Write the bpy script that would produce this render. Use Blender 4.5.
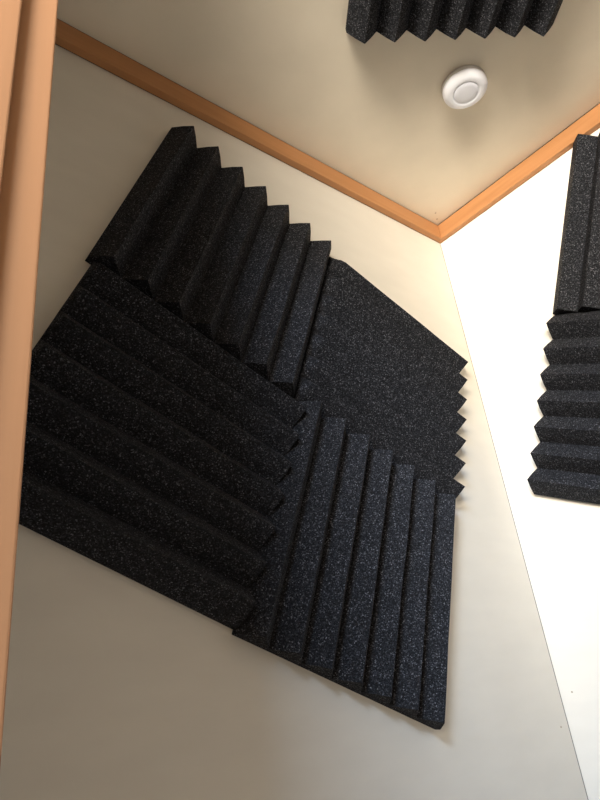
import bpy, bmesh, math, random
from mathutils import Vector, Matrix, Euler, noise

for o in list(bpy.data.objects):
    bpy.data.objects.remove(o, do_unlink=True)
C = bpy.context.scene.collection
S = 0.305                      # side of one square of foam
T, B = 0.0339, 0.0083          # foam: height of the ridges, thickness in the valleys
NR = 7                         # ridges on one square

# ---------------------------------------------------------------- camera
cam_d = bpy.data.cameras.new('camera')
cam = bpy.data.objects.new('camera', cam_d)
C.objects.link(cam)
Rw = Matrix(((0.7738632949, -0.6221200375, -0.1187529358),
             (-0.1784338831, -0.3940572726, 0.9015986997),
             (-0.6076980748, -0.6765245930, -0.4159537534)))
cam.matrix_world = Matrix.Translation((-0.9594472, -0.5707371, -0.8353935)) @ Rw.transposed().to_4x4()
cam_d.sensor_fit = 'HORIZONTAL'
cam_d.sensor_width = 27.0
cam_d.lens = 27.0 * 625.1 / 600.0
cam_d.clip_start = 0.01
bpy.context.scene.camera = cam

# ---------------------------------------------------------------- light
w = bpy.data.worlds.new('warm_room_fill')  # unseen warm ambient fill, standing for the room beyond the doorway
bpy.context.scene.world = w
w.use_nodes = True
bg = w.node_tree.nodes['Background']
bg.inputs[0].default_value = (1.0, 0.83, 0.63, 1)
bg.inputs[1].default_value = 0.62


def area(name, loc, target, sx, sy, power, col, spread=180):
    d = bpy.data.lights.new(name, 'AREA')
    d.shape = 'RECTANGLE'
    d.size, d.size_y, d.energy, d.color = sx, sy, power, col
    d.spread = math.radians(spread)
    o = bpy.data.objects.new(name, d)
    C.objects.link(o)
    o.location = loc
    o.rotation_euler = (Vector(target) - Vector(loc)).to_track_quat('-Z', 'Y').to_euler()
    return o


# outside the doorway: cool daylight from a high window, warm light of the room beyond
area('window_daylight', (-2.35, -1.52, 0.52), (-0.35, -0.02, -0.80), 0.6, 0.35, 44, (0.54, 0.74, 1.0))
area('warm_room_light', (-2.40, -1.48, -0.38), (-0.1, -0.1, -0.08), 1.0, 0.35, 7.0, (1.0, 0.90, 0.75), 44)

vs = bpy.context.scene.view_settings
vs.view_transform = 'Standard'
vs.look = 'None'
vs.gamma = 1
vs.use_curve_mapping = False
vs.exposure = 0.6


# ---------------------------------------------------------------- materials
def mat(name, col, rough=0.8, spec=0.3):
    m = bpy.data.materials.new(name)
    m.use_nodes = True
    b = m.node_tree.nodes['Principled BSDF']
    b.inputs['Base Color'].default_value = (*col, 1)
    b.inputs['Roughness'].default_value = rough
    b.inputs['Specular IOR Level'].default_value = spec
    return m, m.node_tree, b


def ramp(nt, stops):
    r = nt.nodes.new('ShaderNodeValToRGB')
    e = r.color_ramp.elements
    while len(e) < len(stops):
        e.new(0.5)
    for k, (p, c) in enumerate(stops):
        e[k].position = p
        e[k].color = (*c, 1)
    return r


def plaster(name, a, b_, bump=0.04):
    m, nt, b = mat(name, a, 0.75, 0.25)
    tc = nt.nodes.new('ShaderNodeTexCoord')
    mp = nt.nodes.new('ShaderNodeMapping')
    mp.inputs['Scale'].default_value = (1, 1, 3)
    n = nt.nodes.new('ShaderNodeTexNoise')
    n.inputs['Scale'].default_value = 12
    n.inputs['Detail'].default_value = 6
    r = ramp(nt, [(0.35, a), (0.7, b_)])
    nt.links.new(tc.outputs['Object'], mp.inputs[0])
    nt.links.new(mp.outputs[0], n.inputs['Vector'])
    nt.links.new(n.outputs['Fac'], r.inputs[0])
    nt.links.new(r.outputs[0], b.inputs['Base Color'])
    n2 = nt.nodes.new('ShaderNodeTexNoise')
    n2.inputs['Scale'].default_value = 160
    n2.inputs['Detail'].default_value = 4
    nt.links.new(mp.outputs[0], n2.inputs['Vector'])
    bp = nt.nodes.new('ShaderNodeBump')
    bp.inputs['Strength'].default_value = bump
    bp.inputs['Distance'].default_value = 0.002
    nt.links.new(n2.outputs['Fac'], bp.inputs['Height'])
    nt.links.new(bp.outputs[0], b.inputs['Normal'])
    return m


def wood(name, a, b_, stretch, rough=0.5):
    m, nt, b = mat(name, a, rough, 0.35)
    tc = nt.nodes.new('ShaderNodeTexCoord')
    mp = nt.nodes.new('ShaderNodeMapping')
    mp.inputs['Scale'].default_value = stretch
    n = nt.nodes.new('ShaderNodeTexNoise')
    n.inputs['Scale'].default_value = 3
    n.inputs['Detail'].default_value = 7
    n.inputs['Roughness'].default_value = 0.6
    r = ramp(nt, [(0.3, a), (0.75, b_)])
    nt.links.new(tc.outputs['Object'], mp.inputs[0])
    nt.links.new(mp.outputs[0], n.inputs['Vector'])
    nt.links.new(n.outputs['Fac'], r.inputs[0])
    nt.links.new(r.outputs[0], b.inputs['Base Color'])
    bp = nt.nodes.new('ShaderNodeBump')
    bp.inputs['Strength'].default_value = 0.15
    bp.inputs['Distance'].default_value = 0.001
    nt.links.new(n.outputs['Fac'], bp.inputs['Height'])
    nt.links.new(bp.outputs[0], b.inputs['Normal'])
    return m


def foam_material():
    """charcoal open-cell foam: fine pores, a few glossy cell walls that glint"""
    m, nt, b = mat('charcoal_foam', (0.02, 0.021, 0.024), 0.9, 0.1)
    L = nt.links.new
    tc = nt.nodes.new('ShaderNodeTexCoord')
    v = nt.nodes.new('ShaderNodeTexVoronoi')
    v.inputs['Scale'].default_value = 900
    L(tc.outputs['Object'], v.inputs['Vector'])
    sep = nt.nodes.new('ShaderNodeSeparateColor')
    L(v.outputs['Color'], sep.inputs[0])
    r = ramp(nt, [(0.0, (0.0070, 0.0073, 0.0086)), (0.45, (0.0115, 0.0121, 0.0145)), (0.82, (0.026, 0.0275, 0.034)),
                  (0.95, (0.064, 0.066, 0.075)), (1.0, (0.16, 0.165, 0.19))])
    L(sep.outputs[0], r.inputs[0])
    L(r.outputs[0], b.inputs['Base Color'])
    rr = ramp(nt, [(0.0, (0.95,) * 3), (0.85, (0.85,) * 3), (1.0, (0.3,) * 3)])
    L(sep.outputs[1], rr.inputs[0])
    L(rr.outputs[0], b.inputs['Roughness'])
    n = nt.nodes.new('ShaderNodeTexNoise')
    n.inputs['Scale'].default_value = 700
    n.inputs['Detail'].default_value = 2
    L(tc.outputs['Object'], n.inputs['Vector'])
    bp = nt.nodes.new('ShaderNodeBump')
    bp.inputs['Strength'].default_value = 0.35
    bp.inputs['Distance'].default_value = 0.0012
    L(n.outputs['Fac'], bp.inputs['Height'])
    L(bp.outputs[0], b.inputs['Normal'])
    return m


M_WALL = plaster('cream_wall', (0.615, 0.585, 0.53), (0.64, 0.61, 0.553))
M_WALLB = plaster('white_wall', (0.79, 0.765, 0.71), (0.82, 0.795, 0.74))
M_CEIL = plaster('cream_ceiling', (0.72, 0.66, 0.55), (0.77, 0.705, 0.59), 0.06)
M_TRIMX = wood('trim_wood_x', (0.37, 0.172, 0.068), (0.45, 0.217, 0.092), (2, 30, 30))
M_TRIMY = wood('trim_wood_y', (0.37, 0.172, 0.068), (0.45, 0.217, 0.092), (30, 2, 30))
M_JAMB = wood('door_wood', (0.38, 0.192, 0.092), (0.43, 0.22, 0.108), (40, 40, 1.5))
M_FLOOR = wood('floor_wood', (0.40, 0.30, 0.21), (0.50, 0.38, 0.27), (2, 20, 2))
M_GAP_SHADOW = mat('painted_gap_shadow', (0.03, 0.02, 0.015))[0]  # dark colour that stands in for shadow in the trim gaps
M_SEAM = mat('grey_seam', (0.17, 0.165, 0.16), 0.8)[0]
M_FOAM = foam_material()
M_PLASTIC = mat('white_plastic', (0.86, 0.89, 0.98), 0.35, 0.5)[0]
M_LENS = mat('frosted_lens', (0.80, 0.83, 0.93), 0.5, 0.4)[0]
M_SHELL = mat('lamp_shell', (0.55, 0.53, 0.52), 0.5, 0.4)[0]
M_STEEL = mat('nail_steel', (0.40, 0.33, 0.24), 0.5, 0.5)[0]


# ---------------------------------------------------------------- helpers
def link(name, bm, material, parent=None, smooth=False):
    me = bpy.data.meshes.new(name)
    bmesh.ops.recalc_face_normals(bm, faces=bm.faces)
    for f in bm.faces:
        f.smooth = smooth
    bm.to_mesh(me)
    bm.free()
    me.materials.append(material)
    o = bpy.data.objects.new(name, me)
    C.objects.link(o)
    if parent:
        o.parent = parent
    return o


def box(bm, x0, x1, y0, y1, z0, z1):
    vs_ = [bm.verts.new((x, y, z)) for x in (x0, x1) for y in (y0, y1) for z in (z0, z1)]
    for f in ((0, 1, 3, 2), (4, 6, 7, 5), (0, 4, 5, 1), (2, 3, 7, 6), (0, 2, 6, 4), (1, 5, 7, 3)):
        bm.faces.new([vs_[i] for i in f])
    return vs_


def struct(name, bm, m, parent=None):
    o = link(name, bm, m, parent)
    if not parent:
        o['kind'] = 'structure'
    return o


def tag(o, label, cat, group=None):
    o['label'] = label
    o['category'] = cat
    if group:
        o['group'] = group
    return o


# ---------------------------------------------------------------- the room
ZF = -2.12                       # floor; the ceiling is z = 0
XL0, XL1 = -0.995, -0.9045       # thickness of the left wall, which holds the doorway
YR = -1.30                       # wall behind
YJ, YJ2 = -0.38, -1.14           # the two jambs
ZH = -0.045                       # head of the doorway
GAP = 0.0013

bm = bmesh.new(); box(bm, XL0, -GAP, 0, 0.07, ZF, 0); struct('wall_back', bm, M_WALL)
bm = bmesh.new(); box(bm, 0, 0.07, YR - 0.07, 0.07, ZF, 0); struct('wall_right', bm, M_WALLB)
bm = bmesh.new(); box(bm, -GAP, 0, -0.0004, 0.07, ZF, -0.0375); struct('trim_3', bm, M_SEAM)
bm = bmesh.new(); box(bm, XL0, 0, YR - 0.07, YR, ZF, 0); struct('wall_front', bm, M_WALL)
bm = bmesh.new()
box(bm, XL0, XL1, YJ + 0.022, 0, ZF, 0)
box(bm, XL0, XL1, YR, YJ2 - 0.022, ZF, 0)
box(bm, XL0, XL1, YJ2 - 0.022, YJ + 0.022, ZH + 0.022, 0)
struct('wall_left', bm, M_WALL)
bm = bmesh.new(); box(bm, XL0, 0.07, YR - 0.07, 0.07, 0, 0.05); struct('ceiling', bm, M_CEIL)
bm = bmesh.new(); box(bm, -2.9, 0.07, -2.3, 0.4, ZF - 0.05, ZF); struct('floor', bm, M_FLOOR)

# the wooden cornice strips; mitred in the corner, a hair below the ceiling
TH, TD, TG = 0.0362, 0.0130, 0.0022


def strip(path, m, name):
    """path: two ends, each a list of 4 section corners (bottom-wall, bottom-front, top-front, top-wall)"""
    bm = bmesh.new()
    a = [bm.verts.new(p) for p in path[0]]
    c = [bm.verts.new(p) for p in path[1]]
    for i in range(4):
        j = (i + 1) % 4
        bm.faces.new((a[i], a[j], c[j], c[i]))
    bm.faces.new(a); bm.faces.new(c[::-1])
    o = struct(name, bm, m)
    bv = o.modifiers.new('bevel', 'BEVEL'); bv.width = 0.0008; bv.segments = 2
    return o


G2, R = 0.0013, 0.0012            # the strips stand a hair off the wall; setback of the painted gap shadow
t1 = strip([[(-0.9045, -G2, -TH), (-0.9045, -TD, -TH), (-0.9045, -TD, -TG), (-0.9045, -G2, -TG)],
            [(-G2, -G2, -TH), (-TD, -TD, -TH), (-TD, -TD, -TG), (-G2, -G2, -TG)]], M_TRIMX, 'trim_1')
t2 = strip([[(-G2, YR, -TH), (-TD, YR, -TH), (-TD, YR, -TG), (-G2, YR, -TG)],
            [(-G2, -G2, -TH), (-TD, -TD, -TH), (-TD, -TD, -TG), (-G2, -G2, -TG)]], M_TRIMY, 'trim_2')
bm = bmesh.new()  # dark filler added around the strips to paint the shadow in their gaps
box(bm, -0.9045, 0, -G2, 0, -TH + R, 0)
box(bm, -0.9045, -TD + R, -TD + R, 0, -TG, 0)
link('shadow_filler', bm, M_GAP_SHADOW, t1)
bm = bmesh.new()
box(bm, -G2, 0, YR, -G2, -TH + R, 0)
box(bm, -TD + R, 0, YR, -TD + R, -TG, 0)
link('shadow_filler', bm, M_GAP_SHADOW, t2)

# the doorway: lining of two jambs and a head, with a stop strip
door = bpy.data.objects.new('door_1', None)
C.objects.link(door)
door.location = ((XL0 + XL1) / 2, (YJ + YJ2) / 2, ZF)
door['kind'] = 'structure'
door_inv = Matrix.Translation(-door.location)
LEAN = 0.0058                    # the frame stands a third of a degree out of plumb


def lean(bm):
    for v in bm.verts:
        v.co.x += -0.0 + (v.co.z + 0.74) * LEAN
    bm.transform(door_inv)


def frame_piece(name, x0, x1, y0, y1, z0, z1):
    bm = bmesh.new()
    box(bm, x0, x1, y0, y1, z0, z1)
    lean(bm)
    o = link(name, bm, M_JAMB, door)
    bv = o.modifiers.new('bevel', 'BEVEL'); bv.width = 0.0012; bv.segments = 3
    return o


frame_piece('door_jamb', XL0 - 0.01, XL1, YJ, YJ + 0.02, ZF, ZH)
frame_piece('door_jamb', XL0 - 0.01, XL1, YJ2 - 0.02, YJ2, ZF, ZH)
frame_piece('door_head', XL0 - 0.01, XL1, YJ2 - 0.02, YJ + 0.02, ZH, ZH + 0.02)
frame_piece('door_stop', XL0 + 0.03, -0.9205, YJ - 0.005, YJ, ZF, ZH)
frame_piece('door_stop', XL0 + 0.03, -0.9205, YJ2, YJ2 + 0.008, ZF, ZH)
frame_piece('door_stop', XL0 + 0.03, -0.9205, YJ2 + 0.008, YJ - 0.008, ZH - 0.008, ZH)


# ---------------------------------------------------------------- wedge foam
def foam(name, label, group, frame, rot90=False, su=1.0, sv=1.0, cut=(0.0, 0.0), seed=0):
    """square of wedge foam. Local: u, v in the plane from its lower-left corner, d off the wall.
    Ridges run along v, or along u with rot90. cut = how far the ridge tips are worn back at each end."""
    rnd = random.Random(seed)
    P = S / NR
    prof = [(0.0, 0.0)]
    e = 0.0007
    for i in range(NR):
        x0, xm, x1 = i * P, (i + .5) * P, (i + 1) * P
        f = e / (P / 2)
        prof.append((x0 if i == 0 else x0 + e * .6, B if i == 0 else B + (T - B) * f * .6))
        prof.append((xm - P * .25, (B + T) / 2 + 0.0010))
        prof.append((xm - e, T - (T - B) * f))
        prof.append((xm, T - (T - B) * f * .35))
        prof.append((xm + e, T - (T - B) * f))
        prof.append((xm + P * .25, (B + T) / 2 + 0.0010))
        prof.append((x1 if i == NR - 1 else x1 - e * .6, B if i == NR - 1 else B + (T - B) * f * .6))
    prof.append((S, 0.0))
    N = 36
    ys = [0, .0012, .003, .006, .010] + [.010 + (S - .020) * k / N for k in range(1, N)] + [S - .010, S - .006, S - .003, S - .0012, S]
    bm = bmesh.new()
    rings = []
    off = Vector((rnd.uniform(0, 50), rnd.uniform(0, 50), 0))
    for y in ys:
        ring = []
        for k, (x, d) in enumerate(prof):
            h = max(0.0, (d - B) / (T - B))
            dd, yy, xx = d, y, x
            # worn or cut back ridge ends
            for c, dist, sgn in ((cut[0], y, 1), (cut[1], S - y, -1)):
                if c > 0 and dist < c:
                    q = 1 - dist / c
                    dd = d - h * (T - B) * 0.7 * q * q
                    yy = yy + sgn * 0.0015 * h * q
            # tiny sag and waviness of soft foam
            nz = noise.noise(Vector((x * 18, y * 14, 0)) + off)
            nz2 = noise.noise(Vector((x * 18 + 9, y * 10, 5)) + off)
            if d > 0:
                dd += 0.0006 * nz * h
                xx += 0.0011 * nz2 * h
            edge = min(y, S - y)
            if edge == 0 and d > 0:
                yy += 0.0008 * noise.noise(Vector((x * 60, y, 3)) + off)
            if rot90:
                ring.append(bm.verts.new(frame(yy, S - xx, dd)))
            else:
                ring.append(bm.verts.new(frame(xx, yy, dd)))
        rings.append(ring)
    n = len(prof)
    for a, b_ in zip(rings, rings[1:]):
        for i in range(n - 1):
            bm.faces.new((a[i], a[i + 1], b_[i + 1], b_[i]))
        bm.faces.new((a[-1], a[0], b_[0], b_[-1]))
    for ring in (rings[0], rings[-1]):
        # end caps that follow the zigzag
        f = bm.faces.new(ring)
        f.normal_update()
        bmesh.ops.triangulate(bm, faces=[f])
    # put the origin at the middle of the back
    c = frame(S / 2, S / 2, 0)
    bm.transform(Matrix.Translation(-c))
    o = link(name, bm, M_FOAM)
    o.location = c
    tag(o, label, 'acoustic foam', group)
    return o


def frame_A(k, q, su, sv):
    px, pz, th = -0.4614, -0.4923, -0.4045
    ou = (-S, 0, -S, 0)[k]
    ov = (0, 0, -S, -S)[k]
    c0, s0 = math.cos(th), math.sin(th)
    c1, s1 = math.cos(q[2]), math.sin(q[2])
    g = 0.0003

    def f(u, v, d):
        uu = (u + ou) * (1 + su) + q[0]
        vv = (v + ov) * (1 + sv) + q[1]
        a, b = uu * c1 - vv * s1, uu * s1 + vv * c1
        # the soft squares press against their neighbours along these joints
        side = -0.0042 - 0.014 * b if k < 2 else 0.004 + 0.0107 * b
        level = -0.001 - 0.010 * a if k in (0, 2) else 0.0013 + 0.007 * a
        a = min(a, side - g) if k in (0, 2) else max(a, side + g)
        b = max(b, level + g) if k < 2 else min(b, level - g)
        return Vector((px + a * c0 - b * s0, -d - 0.0003, pz + a * s0 + b * c0))
    return f


def frame_B(y0, z0, th):
    cs, sn = math.cos(th), math.sin(th)
    return lambda u, v, d: Vector((-d - 0.0003, y0 - (u * cs - v * sn), z0 + u * sn + v * cs))


def frame_C(x0, y0, th):
    cs, sn = math.cos(th), math.sin(th)
    return lambda u, v, d: Vector((x0 + u * cs + v * sn, y0 + u * sn - v * cs, -d - 0.0003))


GA = 'foam squares set in a tilted block on the cream wall'
foam('acoustic_foam_panel', 'charcoal wedge foam square with upright ridges, nearest the ceiling strip on the cream wall', GA,
     frame_A(0, (-.0039, -.0004, .0049), .003, -.0107), False, seed=1)
foam('acoustic_foam_panel', 'charcoal wedge foam square with sideways ridges whose toothed end faces the room corner', GA,
     frame_A(1, (-.0042, -.0003, .0177), .029, -.0086), True, cut=(0.015, 0), seed=2)
foam('acoustic_foam_panel', 'darkest wedge foam square with sideways ridges, partly hidden by the wooden door frame', GA,
     frame_A(2, (.0077, -.0019, -.0193), .0157, -.0078), True, cut=(0.008, 0), seed=3)
foam('acoustic_foam_panel', 'bluish charcoal wedge foam square with upright ridges, lowest of the block on the cream wall', GA,
     frame_A(3, (.0004, .0029, -.0034), .020, .0249), False, seed=4)
GB = 'foam squares on the bright white wall'
foam('acoustic_foam_panel', 'charcoal foam square with upright ridges, overlapping the wooden strip above the white wall', GB,
     frame_B(-.1770, -.3130, -.4354), False, seed=5)
foam('acoustic_foam_panel', 'charcoal foam square with level ridges and zigzag edge, lower one on the white wall', GB,
     frame_B(-.0532, -.5933, -.4354), True, seed=6)
foam('acoustic_foam_panel', 'charcoal wedge foam square stuck on the ceiling beside the round white lamp', None,
     frame_C(-.4652, -.2189, -.6359), False, seed=7)


# ---------------------------------------------------------------- ceiling lamp
def lathe(prof, seg=64):
    bm = bmesh.new()
    rings = []
    for r, z in prof:
        if r < 1e-6:
            rings.append([bm.verts.new((0, 0, z))])
        else:
            rings.append([bm.verts.new((r * math.cos(2 * math.pi * k / seg), r * math.sin(2 * math.pi * k / seg), z)) for k in range(seg)])
    for a, b_ in zip(rings, rings[1:]):
        for k in range(seg):
            j = (k + 1) % seg
            if len(a) == 1:
                bm.faces.new((a[0], b_[k], b_[j]))
            elif len(b_) == 1:
                bm.faces.new((a[k], a[j], b_[0]))
            else:
                bm.faces.new((a[k], a[j], b_[j], b_[k]))
    return bm


lamp = bpy.data.objects.new('ceiling_lamp', None)
C.objects.link(lamp)
lamp.location = (-0.2435, -0.2575, 0)
tag(lamp, 'small round white push lamp on the ceiling, switched off', 'lamp')
link('mounting_ring', lathe([(0, 0), (.0345, 0), (.035, -.001), (.035, -.006), (.034, -.0072), (0, -.0072)]), M_SHELL, lamp, True)
link('housing', lathe([(.0335, -.0072), (.0352, -.0085), (.0352, -.0115), (.0340, -.0150), (.0305, -.0185), (.0265, -.0200),
                       (.0225, -.0202), (.0208, -.0198), (.0200, -.0186), (0, -.0186), ]), M_PLASTIC, lamp, True)
link('lens', lathe([(.0190, -.0186), (.0190, -.0192), (.0180, -.0200), (.0120, -.0205), (0, -.0208)]), M_LENS, lamp, True)

# ---------------------------------------------------------------- nails in the ceiling corner
for (x, y), lab in (((-.0454, -.0343), 'tiny nail head in the ceiling, farther from the room corner'),
                    ((-.0283, -.0240), 'tiny nail head in the ceiling, nearest the room corner')):
    o = link('nail_head', lathe([(0, 0), (.0016, 0), (.0016, -.0004), (.0011, -.0009), (0, -.0010)], 16), M_STEEL, None, True)
    o.location = (x, y, 0)
    tag(o, lab, 'nail', 'nails in the ceiling corner')
for (x, y, z), ax, lab in (((0, -.0201, -.8885), 'x', 'tiny nail head low on the white wall near the corner seam'),
                           ((-.0211, 0, -.9318), 'y', 'tiny nail head low on the cream wall near the corner seam')):
    o = link('nail_head', lathe([(0, 0), (.0013, 0), (.0013, -.0004), (.0009, -.0008), (0, -.0009)], 16), M_STEEL, None, True)
    o.location = (x, y, z)
    o.rotation_euler = (0, math.pi / 2, 0) if ax == 'x' else (-math.pi / 2, 0, 0)
    tag(o, lab, 'nail')
